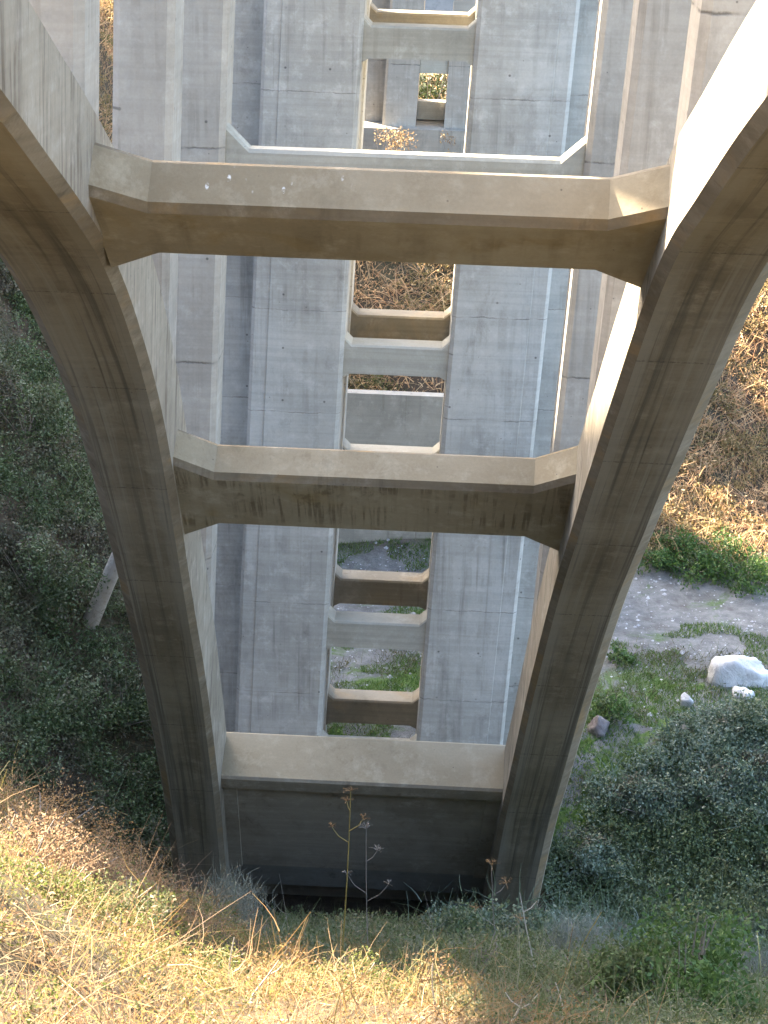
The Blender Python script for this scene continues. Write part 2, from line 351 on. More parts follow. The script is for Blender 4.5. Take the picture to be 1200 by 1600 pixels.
# deck: slab, edge girders and floor beams
mb = MB(True)
mb.prism([(-4.6, -30), (4.6, -30), (4.6, 110), (-4.6, 110)], DECK_Z+1.0, DECK_Z+1.35)
for x in (-3.9, 3.2): mb.prism([(x, -29.9), (x+.7, -29.9), (x+.7, 109.9), (x, 109.9)], DECK_Z-.02, DECK_Z+.997)
for y in np.arange(-20, 108, 6.25): mb.prism([(-3.19, y+.35), (3.19, y+.35), (3.19, y+.85), (-3.19, y+.85)], DECK_Z+.1, DECK_Z+.995)
par(mb.build('deck', [M['column']]))

# ---- tower pier: two stepped legs tied by pairs of beams
GX = 1.155; YF, YB = 37.8, 41.1; ZB = -26.5
tower = par(bpy.data.objects.new('tower_pier', None)); col.objects.link(tower); tag(tower, 'tall pale grey tower with two legs tied like a ladder')
def leg(side):
    X = lambda a: side*a
    mb = MB(True)
    P = [(GX, YF+.09), (GX+.09, YF), (2.84, YF), (2.85, YF+.025), (3.15, YF+.025), (3.23, YF+.13), (3.23, YF+.9), (4.25, YF+.9), (4.4, YF+1.05), (4.4, YB-.6), (3.23, YB-.6), (3.23, YB-.1), (3.16, YB), (GX+.09, YB), (GX, YB-.09),
         (GX, YB-1.1), (GX+.22, YB-1.2), (GX+.22, YF+1.2), (GX, YF+1.1)]
    P = [(X(a), b) for a, b in P]
    if side < 0: P = P[::-1]
    mb.prism(P, ZB, DECK_Z)
    return mb.build('leg', [M['tower']], tower)
leg(-1); leg(1)
def tie(y0, y1, zt, mats, h=.66):
    mb = MB(True); rings = []
    for x, k in ((-GX-.05, .2), (-GX+.16, 0), (GX-.16, 0), (GX+.05, .2)):
        zt2, zb = zt+k, zt-h-k*.6
        rings.append([(x, y0, zt2-.04), (x, y0+.04, zt2), (x, y1-.04, zt2), (x, y1, zt2-.04), (x, y1, zb), (x, y0, zb)])
    mb.loft(rings, [0]*6)
    return mb.build('tie_beam', mats, tower)
for i, z in enumerate((2.15, -1.2, -4.55, -7.95, -11.4, -14.8, -18.15, -21.5)):
    tie(YF+.12, YF+.75, z, [M['tie']])
    tie(YB-.75, YB-.12, z, [M['tiedark'] if i != 5 else M['tie']])

# ---- approach pier on the hillside beyond
ap = par(bpy.data.objects.new('approach_pier', None)); col.objects.link(ap); tag(ap, 'far pier on the hillside, seen through the top of the tower')
for sd in (-1, 1):
    mb = MB(True); P = [(.14+sd*.55, 70.0), (.14+sd*1.75, 70.0), (.14+sd*1.85, 70.1), (.14+sd*1.85, 70.9), (.14+sd*2.6, 70.9), (.14+sd*2.6, 72.2), (.14+sd*.55, 72.2)]
    if sd < 0: P = P[::-1]
    mb.prism(P, -13, DECK_Z); mb.build('leg', [M['column']], ap)
for z0, z1, y0, y1 in ((-10.12, -9.62, 70.1, 70.7), (-12.1, -11.4, 71.4, 72.0), (-6.6, -6.0, 70.1, 70.7), (-3.0, -2.4, 70.1, 70.7)):
    mb = MB(True); mb.prism(cham(-.43, .71, y0, y1, .04), z0, z1); mb.build('tie_beam', [M['tie']], ap)
mb = MB(True); mb.prism(cham(-2.9, 3.1, 69.4, 73.0, .12), -17, -12.15); mb.build('pedestal', [M['plinth']], ap)
# slimmer column in front of it
# ---- low wall behind the tower
mb = MB(False); mb.prism(cham(-5.2, 4.2, 54.0, 54.4, .06), -24.5, -17.82)
tag(mb.build('retaining_wall', [M['plinth']], None, loc=(-.5, 54.5, -24)) if False else mb.build('retaining_wall', [M['plinth']]), 'plain grey concrete wall on the valley floor behind the tower', 'wall')

# ================================================================== GROUND
def sstep(a, b, x): t = np.clip((x-a)/(b-a), 0, 1); return t*t*(3-2*t)
def smax(a, b, k=1.0): h = np.clip(.5+.5*(a-b)/k, 0, 1); return b*(1-h)+a*h+k*h*(1-h)
def vnoise(x, y, s, seed=0):
    """cheap smooth value noise"""
    X, Y = np.asarray(x)/s, np.asarray(y)/s; xi, yi = np.floor(X).astype(int), np.floor(Y).astype(int); fx, fy = X-xi, Y-yi
    def h(i, j): n = (i*374761393+j*668265263+seed*974711) & 0x7fffffff; n = ((n ^ (n >> 13))*1274126177) & 0x7fffffff; return ((n ^ (n >> 16)) % 10007)/10007.
    ux, uy = fx*fx*(3-2*fx), fy*fy*(3-2*fy)
    return (h(xi,yi)*(1-ux)+h(xi+1,yi)*ux)*(1-uy)+(h(xi,yi+1)*(1-ux)+h(xi+1,yi+1)*ux)*uy
def terrain(x, y):
    x = np.asarray(x, float); y = np.asarray(y, float)
    floor = -25.6+2.3*sstep(37.5, 43.5, y) + .25*(vnoise(x, y, 4.)-.5)
    # bank under the camera, falling away to the foot of the arch
    yy = np.clip(y, 1.0, None)
    bank = -1.68-.68*(yy-1)+.0*x + .70*np.clip(-x-.8, 0, 5)*sstep(21, 14.5, y)*sstep(3, 9, y) - .12*np.clip(x-2.5, 0, 6)*sstep(3, 8, y) + .5*(vnoise(x, y, 2.3, 3)-.5)*sstep(3, 7, y)
    bank = bank + .35*np.clip(-1.5-y, 0, 40)
    z = smax(bank, floor, .8)
    # steep hill on the left; its unseen crest line is shaped to steer where its shadow falls
    lat = .707*(x+y); al = .707*(y-x)
    H = np.interp(lat, [-200, 8.8, 9.7, 10.4, 12, 13, 14, 15.6, 17.3, 18.4, 19.8, 29, 38, 42.4, 45, 46.2, 47.5, 70], [-25, -25, -17, -9.5, -9.5, -10.5, -11.5, -14, -16.5, -17.5, -18.5, -29.5, -36, -39.5, -40.3, -50, -62, -80])
    cap = H+.62*np.clip(al, 60, 130)
    toe = -4.9+.9*(vnoise(y, y*0, 7., 5)-.5) - 2.2*sstep(20, 4, y)
    left = -25.6+2.3*sstep(37.5, 43.5, y)+1.12*(toe-x) + .9*np.clip(-x-13, 0, 200) + 1.2*(vnoise(x, y, 3.1, 9)-.5)
    left = np.where(y < 26, np.minimum(left, bank+.62*np.clip(-3.5-x, 0, 60)), left)
    left = -smax(-left, -cap, 3.0)
    z = smax(z, left, .8)
    # far side of the valley
    ty = 53.4-.10*np.clip(x, -5, 30)+1.6*(vnoise(x, x*0, 6., 2)-.5)
    sl = .30+.30*np.exp(-((x)/6.)**2)
    far = -23.4+sl*(y-ty)+1.5*(vnoise(x, y, 4.3, 7)-.5)*sstep(53, 58, y)
    lim = -12.9 + 3.8*sstep(3, 9, np.abs(x-.2)) + 8*sstep(14, 45, x)
    far = -smax(-far, -lim-0*far, 2.0)
    z = smax(z, far, .7)
    z = z - 30*sstep(95, 190, y) - 14*sstep(30, 90, x)*sstep(60, 20, y)
    return z
def wildness(x, y):
    w = np.maximum(sstep(53.2, 54.6, y-(-.10*np.clip(x,-5,30))*0 + 1.2*(vnoise(x, y, 2., 4)-.5)), sstep(40.5, 38.5, y+2.0*(vnoise(x, y, 2.2, 6)-.5)))
    return np.maximum(w, sstep(-4.2, -5.4, x+1.0*(vnoise(x, y, 2., 8)-.5)))
def grid(xs, ys, name, mat, zf):
    X, Y = np.meshgrid(xs, ys); Z = zf(X, Y); nx, ny = len(xs), len(ys)
    me = bpy.data.meshes.new(name); v = np.stack([X, Y, Z], -1).reshape(-1, 3)
    i = np.arange((ny-1)*(nx-1)); a = (i//(nx-1))*nx+i % (nx-1)
    f = np.stack([a, a+1, a+nx+1, a+nx], 1)
    raw(me, v, f); me.materials.append(mat); me.polygons.foreach_set('use_smooth', np.ones(len(f), bool))
    o = bpy.data.objects.new(name, me); col.objects.link(o); return o, X, Y
def raw(me, v, f):
    n, k = f.shape
    me.vertices.add(len(v)); me.vertices.foreach_set('co', np.ascontiguousarray(v, np.float32).ravel())
    me.loops.add(n*k); me.loops.foreach_set('vertex_index', np.ascontiguousarray(f, np.int32).ravel())
    me.polygons.add(n); me.polygons.foreach_set('loop_start', np.arange(0, n*k, k, dtype=np.int32)); me.polygons.foreach_set('loop_total', np.full(n, k, np.int32))
    me.update(calc_edges=True); me.validate()
xs = np.concatenate([np.linspace(-400, -34, 28)[:-1], np.linspace(-34, 34, 220), np.linspace(34, 400, 24)[1:]])
ys = np.concatenate([np.linspace(-120, -6, 18)[:-1], np.linspace(-6, 110, 330), np.linspace(110, 600, 24)[1:]])
g, X, Y = grid(xs, ys, 'ground', M['ground'], terrain); tag(g, kind='structure')
at = g.data.attributes.new('wild', 'FLOAT', 'POINT'); at.data.foreach_set('value', wildness(X, Y).ravel().astype(np.float32))
# distant mountainside up the canyon
def mountain(x, y): return -60+130*sstep(190, 420, y)+30*(vnoise(x, y, 60., 12)-.5)+12*(vnoise(x, y, 17., 13)-.5)
mo, _, _ = grid(np.linspace(-420, 420, 90), np.linspace(180, 640, 60), 'hills', M['far'], mountain); tag(mo, kind='structure')

# ================================================================== CAMERA
F, PIT, YAW, ROL, CX = 2799.9, .3840460, -.0317554, -.0314122, .6117
cp, sp, cy, sy, cr, sr = math.cos(PIT), math.sin(PIT), math.cos(YAW), math.sin(YAW), math.cos(ROL), math.sin(ROL)
fw = np.array([sy*cp, cy*cp, -sp]); ri = np.array([cy, -sy, 0.]); dn = np.cross(fw, ri)
r2 = cr*ri+sr*dn; d2 = -sr*ri+cr*dn
cam = bpy.data.cameras.new('camera'); co = bpy.data.objects.new('camera', cam); col.objects.link(co)
co.matrix_world = Matrix(((r2[0], -d2[0], -fw[0], CX), (r2[1], -d2[1], -fw[1], 0), (r2[2], -d2[2], -fw[2], 0), (0, 0, 0, 1)))
cam.sensor_fit = 'VERTICAL'; cam.sensor_height = 36; cam.lens = F/1600*36; cam.clip_end = 3000; cam.clip_start = .1
sc.camera = co
def pix(P):
    q = np.asarray(P, float)-np.array([CX, 0, 0]); a, b, c = q@r2, q@d2, q@fw
    c = np.where(c < .5, .5, c)
    return 600+F*a/c, 800+F*b/c
def inframe(P, mg=150):
    u, v = pix(P); return (u > -mg) & (u < 1200+mg) & (v > -mg) & (v < 1600+mg) & (np.asarray(P)[..., 1] > 1.5)
def onground(u, v, lo=4., hi=140., lift=0.0):
    """where the sight line through a pixel meets the ground"""
    d = np.array([(u-600)/F, (v-800)/F, 1.])@np.stack([r2, d2, fw]); t = np.linspace(lo, hi, 4000)
    P = np.stack([CX+t*d[0], t*d[1], t*d[2]], 1); below = P[:, 2] < terrain(P[:, 0], P[:, 1])+lift
    i = int(np.argmax(below)) if below.any() else -1
    return P[i]

# ================================================================== PLANTS
def quads(P, A, Bv):
    """one quad per row: centre P, half axes A and Bv"""
    v = np.stack([P-A-Bv*.35, P+Bv*-.0-A*0-Bv, P+A-Bv*.1, P+Bv], 1).reshape(-1, 3)
    return v, np.arange(len(v)).reshape(-1, 4)
def unit(a): return a/np.maximum(np.linalg.norm(a, axis=-1, keepdims=True), 1e-9)
def rdir(n, up=0.0): d = rng.normal(size=(n, 3)); d[:, 2] += up; return unit(d)
def perp(d): r = rng.normal(size=d.shape); return unit(np.cross(d, r))
def leaves(P, size, ratio=.5, up=.3):
    n = len(P); a = rdir(n, up); b = perp(a); s = (size*rng.uniform(.6, 1.35, n))[:, None]
    return quads(P, a*s, b*s*ratio)
def blades(P, L, wid, up=1.0, spread=.6, bend=.5, seg=3):
    """curved tapering strips rooted at P"""
    n = len(P); d = unit(np.stack([rng.normal(0, spread, n), rng.normal(0, spread, n), np.full(n, up)], 1))
    side = perp(d); bd = rdir(n)*bend; bd[:, 2] -= bend*.5
    ln = (L*rng.uniform(.55, 1.3, n)); V = []
    for k in range(seg+1):
        s = k/seg; c = P+d*(ln*s)[:, None]+bd*(ln*s*s)[:, None]*.5
        w = wid*(1-.75*s)
        V += [c-side*w, c+side*w]
    V = np.stack(V, 1); m = 2*(seg+1); base = np.arange(n)[:, None]*m
    Fq = np.concatenate([base+np.array([[2*k, 2*k+1, 2*k+3, 2*k+2]]) for k in range(seg)], 0)
    return V.reshape(-1, 3), Fq
def join(parts):
    V, Fc, o = [], [], 0
    for v, f in parts: V.append(v); Fc.append(f+o); o += len(v)
    return np.concatenate(V), np.concatenate(Fc)
def vobj(name, parts, mat, parent=None, origin=None):
    v, f = join(parts)
    if origin is not None: v = v-np.asarray(origin)
    me = bpy.data.meshes.new(name); raw(me, v, f); me.materials.append(mat)
    o = bpy.data.objects.new(name, me); col.objects.link(o)
    if parent is not None: o.parent = parent
    elif origin is not None: o.location = origin
    return o
def tubes(paths, sides=5):
    """list of (points, radii) -> tapering tubes"""
    out = []
    for pts, rad in paths:
        pts = np.asarray(pts, float); n = len(pts); tg = unit(np.gradient(pts, axis=0)); ref = np.array([.3, .9, .2]); V = []
        for i in range(n):
            a = unit(np.cross(tg[i], ref)); b = np.cross(tg[i], a)
            for k in range(sides):
                an = 2*math.pi*k/sides; V.append(pts[i]+(a*math.cos(an)+b*math.sin(an))*rad[i])
        Fc = [(i*sides+k, i*sides+(k+1) % sides, (i+1)*sides+(k+1) % sides, (i+1)*sides+k) for i in range(n-1) for k in range(sides)]
        out.append((np.array(V), np.array(Fc)))
    return out
def scatter(n, x0, x1, y0, y1, ok=None, mg=150):
    x = rng.uniform(x0, x1, n); y = rng.uniform(y0, y1, n); z = terrain(x, y); P = np.stack([x, y, z], 1)
    k = inframe(P, mg)
    if ok is not None: k &= ok(x, y)
    return P[k]
def domes(C, rr, per, size, ratio=.5, flat=.75, up=.3):
    """leaf clumps: each shrub a handful of knots with leaves round them"""
    out = []
    for c, r in zip(C, rr):
        kn = max(4, int(9*r/.6)); kd = rdir(kn, .6); kd[:, 2] = np.abs(kd[:, 2])*flat; kc = c+kd*r*rng.uniform(.55, 1.0, (kn, 1))
        n = int(per*(r/.6)**2); w = rng.integers(0, kn, n)
        out.append(kc[w]+rdir(n)*(r*.36*rng.uniform(.2, 1, n)**.5)[:, None])
    return leaves(np.concatenate(out), size, ratio, up)
noleg = lambda x, y: ~((np.abs(x+.9) < 4.7) & (y > 36.5) & (y < 41.8)) & ~((np.abs(np.abs(x+.9)-3.6) < .8) & (y > 32) & (y < 37))

# --- right: grey-green shrubs in the shade on the valley floor
C = scatter(5200, 1., 17, 27, 44, lambda x, y: noleg(x, y) & (y < 40.6+.72*np.clip(x-5, -2, 5)+1.8*(vnoise(x, y, 2., 6)-.5)) & (vnoise(x, y, 1.6, 21) > .03))
tag(vobj('coyote_brush', [domes(C, .24+.62*rng.random(len(C))**2, 170, .046, .55), blades(np.repeat(C[::3], 4, 0)+rng.normal(0, .25, (4*len(C[::3]), 3))+[0, 0, .3], .75, .009, 1, .6, .7)], M['brush']), kind='stuff')
# --- left: darker shrubs climbing the shaded slope
C = scatter(22000, -27, -3.6, 24, 92, lambda x, y: noleg(x, y) & (x < -4.6) & (vnoise(x, y, 1.9, 22) > .12) & ((y < 60+5*(vnoise(x, y, 5., 23)-.5)) | (x/y < -.203)))
print('left shrubs', len(C))
tag(vobj('hillside_brush', [domes(C, .24+.7*rng.random(len(C))**2, 150, .044, .55), blades(np.repeat(C[::2], 5, 0)+rng.normal(0, .3, (5*len(C[::2]), 3))+[0, 0, .3], .7, .008, .8, .8, 1.0)], M['brushL']), kind='stuff')
C = scatter(16000, -30, -9, 52, 100, lambda x, y: (x/y < -.2) & (x/y > -.27)); print('upper left', len(C))
tag(vobj('upper_hillside_brush', [domes(C, rng.uniform(.35, .75, len(C)), 100, .055, .55)], M['brushL']), kind='stuff')
# --- far hillside: dry tangles, straw and a few leaves
hill = lambda x, y: (y > 54.6-.10*np.clip(x, -5, 30)) & ~((np.abs(x) < 3.4) & (y > 69) & (y < 74)) & ~((x > -5.6) & (x < 4.6) & (y < 55.6))
P = scatter(90000, -24, 20, 53, 96, hill); print('far', len(P))
P = P[rng.random(len(P)) < .9]
k = vnoise(P[:, 0], P[:, 1], 1.9, 31)
T = P[k > .38]; S = P[k <= .45]
tag(vobj('dry_hill_brush', [blades(T, .9, .021, .8, .9, 1.3, 4), blades(S, .6, .017, 1, .5, .5, 2), leaves(T+rng.normal(0,.22,T.shape)+[0,0,.35], .06, .45), leaves(S+rng.normal(0,.2,S.shape)+[0,0,.25], .055, .4)], M['hilldry']), kind='stuff')
C = P[::9]; C = C[vnoise(C[:, 0], C[:, 1], 2.4, 33) > .42]
tag(vobj('hill_brush', [domes(C, rng.uniform(.3, .7, len(C)), 75, .06, .5)], M['hillleaf']), kind='stuff')
# --- short grass on the valley floor
P = scatter(170000, -4.6, 18, 38.5, 55, lambda x, y: noleg(x, y) & (vnoise(x, y, 1.7, 41)*.6+vnoise(x, y, .6, 42)*.4 > .44+.20*sstep(45.5, 47.5, y)*sstep(53.6, 52.4, y)-.10*sstep(3.2, 1.5, np.abs(x))))
print('grass', len(P))
tag(vobj('short_grass', [blades(P, .14, .010, 1, .6, .5, 2)], M['grass']), kind='stuff')
C = scatter(900, -4, 18, 38.5, 47.5, lambda x, y: noleg(x, y) & (vnoise(x, y, 1.3, 44) > .42))
tag(vobj('verge_weeds', [domes(C, rng.uniform(.08, .26, len(C)), 160, .035, .5), blades(np.repeat(C, 14, 0)+rng.normal(0, .25, (14*len(C), 3))*[1, 1, 0], .35, .007, 1, .6, .6)], M['weed']), kind='stuff')
# --- stones lying on the track
n = 9000; P = scatter(n, -4.5, 18, 43, 55, noleg); V = []
ico = np.array([(0,0,.7),(1,0,0),(0,1,0),(-1,0,0),(0,-1,0),(0,0,-.5)], float); icf = np.array([(0,1,2,2),(0,2,3,3),(0,3,4,4),(0,4,1,1)])
tri = np.array([(0,1,2),(0,2,3),(0,3,4),(0,4,1)]); parts = []
for p in P:
    s = .008+.045*rng.random()**7; parts.append((p+ico*rng.uniform(.6, 1.4, (6, 3))*s, tri))
for p in scatter(420, -4.5, 18, 43, 55.5, noleg):
    s = .04+.11*rng.random()**3; parts.append((p+[0, 0, -s*.2]+ico*rng.uniform(.6, 1.4, (6, 3))*s, tri))
tag(vobj('gravel', parts, M['stone']), kind='stuff')

# --- foreground bank: twigs, straw, small leafy plants
bank = lambda x, y: (y < 35.2) & noleg(x, y) & ~((np.abs(x-1.55) < .55) & (y > 31.5))
P = scatter(26000, -9, 9, 5.5, 32, lambda x, y: bank(x, y) & (x < -1.0+.5*(vnoise(x, y, 1.1, 51)-.5)-.05*(y-10)) & (y < 19))
tag(vobj('dry_thicket', [blades(P, .42, .0048, .8, .9, 1.6, 4), blades(P[::12], .6, .0045, 1, .6, .7, 4), leaves(P[::2]+rng.normal(0,.15,(len(P[::2]),3))+[0,0,.25], .022, .4)], M['twig']), kind='stuff')
P = scatter(90000, -9, 9, 5.5, 34, lambda x, y: bank(x, y) & (vnoise(x, y, .8, 52)*.6+vnoise(x, y, .3, 57)*.4 > .44+.5*sstep(.9, 2.2, x+.14*(y-9))+.25*sstep(13, 18, y))); print('straw', len(P))
tag(vobj('dry_grass', [blades(P, .27, .0030, .9, .7, 1.0, 3)], M['straw']), kind='stuff')
C = scatter(8000, -9, 9, 5.5, 26, lambda x, y: bank(x, y) & (vnoise(x, y, 1.2, 53) > .38)); print('lime', len(C))
tag(vobj('leafy_ground_cover', [domes(C, rng.uniform(.10, .32, len(C)), 480, .0125, .5)], M['lime']), kind='stuff')
C = scatter(5200, -9, 9, 5.5, 22, lambda x, y: bank(x, y) & (vnoise(x, y, .9, 61) > .46) & (x < 1.6-.14*(y-9)))
tag(vobj('rusty_ground_cover', [domes(C, rng.uniform(.10, .34, len(C)), 460, .012, .45, up=.1), blades(np.repeat(C, 8, 0)+rng.normal(0, .14, (8*len(C), 3)), .36, .0035, .9, .8, 1.2)], M['rustleaf']), kind='stuff')
C = scatter(9000, -6, 10, 6, 35, lambda x, y: bank(x, y) & (vnoise(x, y, 1.5, 54) > .25) & ((y > 17) | (x > 1.0+.8*(vnoise(x, y, .7, 58)-.5)-.14*(y-9)))); print('low', len(C))
tag(vobj('low_brush', [domes(C[C[:,1]>17], rng.uniform(.2, .5, int((C[:,1]>17).sum())), 130, .034, .5), domes(C[C[:,1]<=17], rng.uniform(.14, .36, int((C[:,1]<=17).sum())), 520, .014, .5), blades(np.repeat(C, 3, 0)+rng.normal(0, .25, (3*len(C), 3))*[1, 1, .3], .42, .0045, 1, .6, .6)], M['lowbrush']), kind='stuff')

# ---- plants one can point at
def shrub(name, u, v, r, h, leafm, label, cat, per=1500, size=.035, lift=0, group=None, ratio=.5, spiky=False, stemm='greystem', dist=None):
    p = onground(u, v, lift=lift)
    if dist is not None:
        d = np.array([(u-600)/F, (v-800)/F, 1.])@np.stack([r2, d2, fw]); p = np.array([CX, 0, 0])+d*dist/d[1]; p[2] = float(terrain(p[0], p[1]))
    root = empty(name, tuple(p), label, cat, group)
    st = []
    for _ in range(14):
        d = rdir(1, 1.2)[0]; d[2] = abs(d[2]); e = np.array([d[0]*r, d[1]*r, d[2]*h]); m_ = e*.5+rng.normal(0, .05, 3)
        st.append(([(0, 0, -.1), m_, e], (.013*r/.7, .009*r/.7, .004)))
    vobj('stem', tubes(st, 4), M[stemm], root)
    kn = 26; kd = rdir(kn, .5); kd[:, 2] = np.abs(kd[:, 2]); kc = kd*np.array([r, r, h])*rng.uniform(.45, 1.0, (kn, 1))
    w = rng.integers(0, kn, per); Q = kc[w]+rdir(per)*(r*.36*rng.uniform(.1, 1, per)**.6)[:, None]
    parts = [blades(Q, size*5, size*.09, .9, .45, .4, 3)] if spiky else [leaves(Q, size, ratio)]
    vobj('foliage', parts, leafm, root)
    return root
shrub('green_bush', 1068, 1600, .80, .95, M['green'], 'bright green leafy bush at the bottom right of the bank', 'bush', 8500, .026)
shrub('sage_bush', 345, 1440, .95, 1.0, M['sage'], 'grey feathery sage bush at the foot of the left rib', 'bush', 2600, .045, spiky=True, dist=20)
shrub('sage_bush', 900, 1515, .75, .7, M['sage'], 'grey wispy sage bush left of the bright green bush', 'bush', 2200, .045, spiky=True)
shrub('sage_bush', 1190, 1560, .6, .8, M['sage'], 'grey sage bush right of the bright green bush', 'bush', 1500, .04, spiky=True)
for u, r, h, d, mt, per, sz, lab in ((60, .75, .50, 13.6, 'rustleaf', 8000, .0115, 'rust gold shrub on top of the mound at the left edge'), (150, .55, .38, 12.6, 'twig', 6500, .012, 'brown twiggy shrub on the right shoulder of the left mound'), (30, .55, .45, 11.2, 'twig', 6500, .012, 'pinkish brown twiggy shrub at the left edge below the mound'), (190, .42, .45, 11.6, 'lowbrush', 4200, .013, 'grey green shrub in the sunlit bank below the left mound'), (95, .30, .32, 10.0, 'lime', 2600, .012, 'yellow green plant low at the left of the sunlit bank'),
        (330, .34, .36, 10.8, 'lime', 3000, .012, 'yellow green plant in the middle of the sunlit bank'), (455, .40, .34, 11.4, 'rustleaf', 3000, .013, 'rusty low plant at the shade line below the dark wall'), (560, .34, .30, 10.6, 'lime', 2600, .012, 'yellow green plant below the fennel stalk'), (690, .36, .34, 10.9, 'rustleaf', 2600, .013, 'rusty plant at the right end of the sunlit bank'),
        (760, .55, .5, 12.8, 'lowbrush', 4200, .015, 'grey green plant in the shade below the right rib'), (960, .6, .55, 12.2, 'lowbrush', 4600, .015, 'grey green plant in the shade left of the bright green bush')):
    shrub('bank_shrub', u, 1400, r, h, M[mt], lab, 'bush', per, sz, dist=d, group='low shrubs on the bank')
for u, v, r, h, mt, lab in ((55, 930, 1.5, 1.7, 'brushL', 'large dark green shrub left of the leaning log'), (40, 690, 1.5, 1.6, 'brushL', 'dark green shrub high on the shaded slope at the left edge'), (190, 1130, 1.2, 1.2, 'brushL', 'dark shrub beside the lower part of the left rib'), (70, 1130, 1.3, 1.3, 'brushL', 'dark shrub low on the shaded slope above the mound'), (1000, 1265, 1.1, .95, 'brush', 'grey green shrub beside the lower right rib'), (1130, 1240, 1.2, 1.0, 'brush', 'grey green shrub below the boulders near the right edge'), (930, 1370, .9, .9, 'brush', 'grey green shrub by the foot of the right rib')):
    shrub('slope_shrub', u, v, r, h, M[mt], lab, 'bush', 4200, .05, group='shrubs in the shade of the valley')
shrub('lime_bush', 225, 1470, .30, .55, M['lime'], 'yellow green sprig at the edge of the sunlit left thicket', 'plant', 700, .022)
for u, v, r, lab in ((1025, 880, .8, 'small dark green bush at the gravel edge beside the right rib'), (1090, 895, 1.0, 'fresh green bush at the middle of the far gravel edge'), (1165, 905, 1.1, 'wide green bush at the far gravel edge near the right margin'), (1120, 868, 1.0, 'green bush behind the fresh green one at the hill foot'), (1060, 862, .9, 'upper green bush at the foot of the dry hill')):
    shrub('green_bush', u, v, r*1.15, r*.6, M['green'], lab, 'bush', 1700, .06, group='green bushes along the far gravel edge')
shrub('dry_bush', 612, 252, 1.2, 3.9, M['straw'], 'tan dry bush in front of the far pier', 'bush', 3000, .05, dist=67.8)
shrub('dry_bush', 700, 256, .6, 3.3, M['straw'], 'smaller tan bush near the right leg of the far pier', 'bush', 700, .05, dist=68)
shrub('green_bush', 672, 150, 1.6, 2.6, M['brushL'], 'dark green bush behind the far pier, seen through its opening', 'bush', 2600, .09, dist=76)
shrub('green_bush', 955, 1120, .7, .6, M['green'], 'low green bush on the grass beside the right rib', 'bush', 900, .06)
shrub('green_bush', 968, 1035, .5, .35, M['green'], 'dark low plant at the near edge of the gravel', 'plant', 500, .06)

def umbel(root, tip, r, mat, n=11):
    tip = np.asarray(tip, float); path = []
    for _ in range(n):
        d = rdir(1, 1.4)[0]; d[2] = abs(d[2])*.6; path.append(([tip, tip+d*r*.6+[0, 0, .01], tip+d*r], (.003, .0022, .0018)))
    P = np.array([p[0][2] for p in path]); P = np.repeat(P, 9, 0)+rng.normal(0, r*.09, (n*9, 3))
    f = vobj('flower_head', tubes(path, 3)+[leaves(P, r*.045, .7)], mat, root); return f
def stalk(name, u, v, vtop, utop, mat, label, branches, thick_=.012, hd=.13, lo=6, dist=None, headm='rust'):
    """tall single weed: ground pixel, tip pixel"""
    if dist is None: p = onground(u, v, lo)
    else:
        d = np.array([(u-600)/F, (v-800)/F, 1.])@np.stack([r2, d2, fw]); p = np.array([CX, 0, 0])+d*dist/d[1]; p[2] = float(terrain(p[0], p[1]))
    d = np.array([(utop-600)/F, (vtop-800)/F, 1.])@np.stack([r2, d2, fw]); tip = np.array([CX, 0, 0])+d*(p[1]/d[1])-p
    root = empty(name, tuple(p), label, 'plant', 'tall dry weeds on the bank')
    bnd = np.array([rng.normal(0, .03), rng.normal(0, .03), 0]); main = [tip*s+bnd*math.sin(s*math.pi)+[0, 0, -.1*(s == 0)] for s in np.linspace(0, 1, 8)]
    vobj('stem', tubes([(main, np.linspace(thick_, thick_*.35, 8))], 6), M[mat], root)
    L = np.linalg.norm(tip); heads = [tip] if hd else []
    for s, az, bl in branches:
        b0 = tip*s+bnd*math.sin(s*math.pi); e = b0+np.array([math.cos(az)*bl, math.sin(az)*bl*.6, bl*.9])
        m_ = (b0+e)/2+np.array([math.cos(az)*bl*.12, 0, -bl*.08])
        vobj('branch', tubes([([b0, m_, e], (thick_*.5, thick_*.4, thick_*.25))], 5), M[mat], root); heads.append(e)
    if hd:
        for h in heads: umbel(root, h, hd*rng.uniform(.7, 1.1), M[headm])
    return root
stalk('fennel', 533, 1440, 1236, 548, 'fennel', 'tall yellow fennel stalk standing in front of the dark wall', [(.74, math.pi*.93, .20), (.80, .35, .16), (.90, 2.0, .10)], .010, .075, dist=17, headm='rust')
stalk('dead_weed', 580, 1450, 1295, 572, 'greystem', 'grey bare weed just right of the yellow fennel', [(.55, .2, .25), (.6, 2.8, .25), (.8, .5, .14)], .008, .10, dist=17.5, headm='greystem')
stalk('dead_weed', 785, 1480, 1352, 768, 'greystem', 'brown branching weed in front of the right rib', [(.35, .5, .30), (.5, 2.9, .22), (.75, .4, .16)], .008, .10, dist=17, headm='rust')
stalk('dead_weed', 840, 1545, 1395, 812, 'stem', 'pale bent weed stem right of the brown branching weed', [(.8, .3, .12)], .010, 0, dist=14)
stalk('dead_weed', 895, 1545, 1425, 940, 'fennel', 'slanting yellow stem over the grey sage bush', [(.8, 1.0, .1)], .008, 0, dist=14)
stalk('dead_weed', 880, 1550, 1450, 895, 'rust', 'short rusty stem beside the slanting yellow stem', [], .007, 0, dist=14)
stalk('dead_weed', 690, 1440, 1390, 662, 'greystem', 'thin grey forked weed below the dark wall', [(.5, .5, .2), (.5, 2.6, .2)], .005, 0, dist=19)
stalk('dead_weed', 455, 1440, 1365, 436, 'greystem', 'thin grey weed leaning left below the dark wall', [(.6, 2.8, .15)], .005, 0, dist=19)
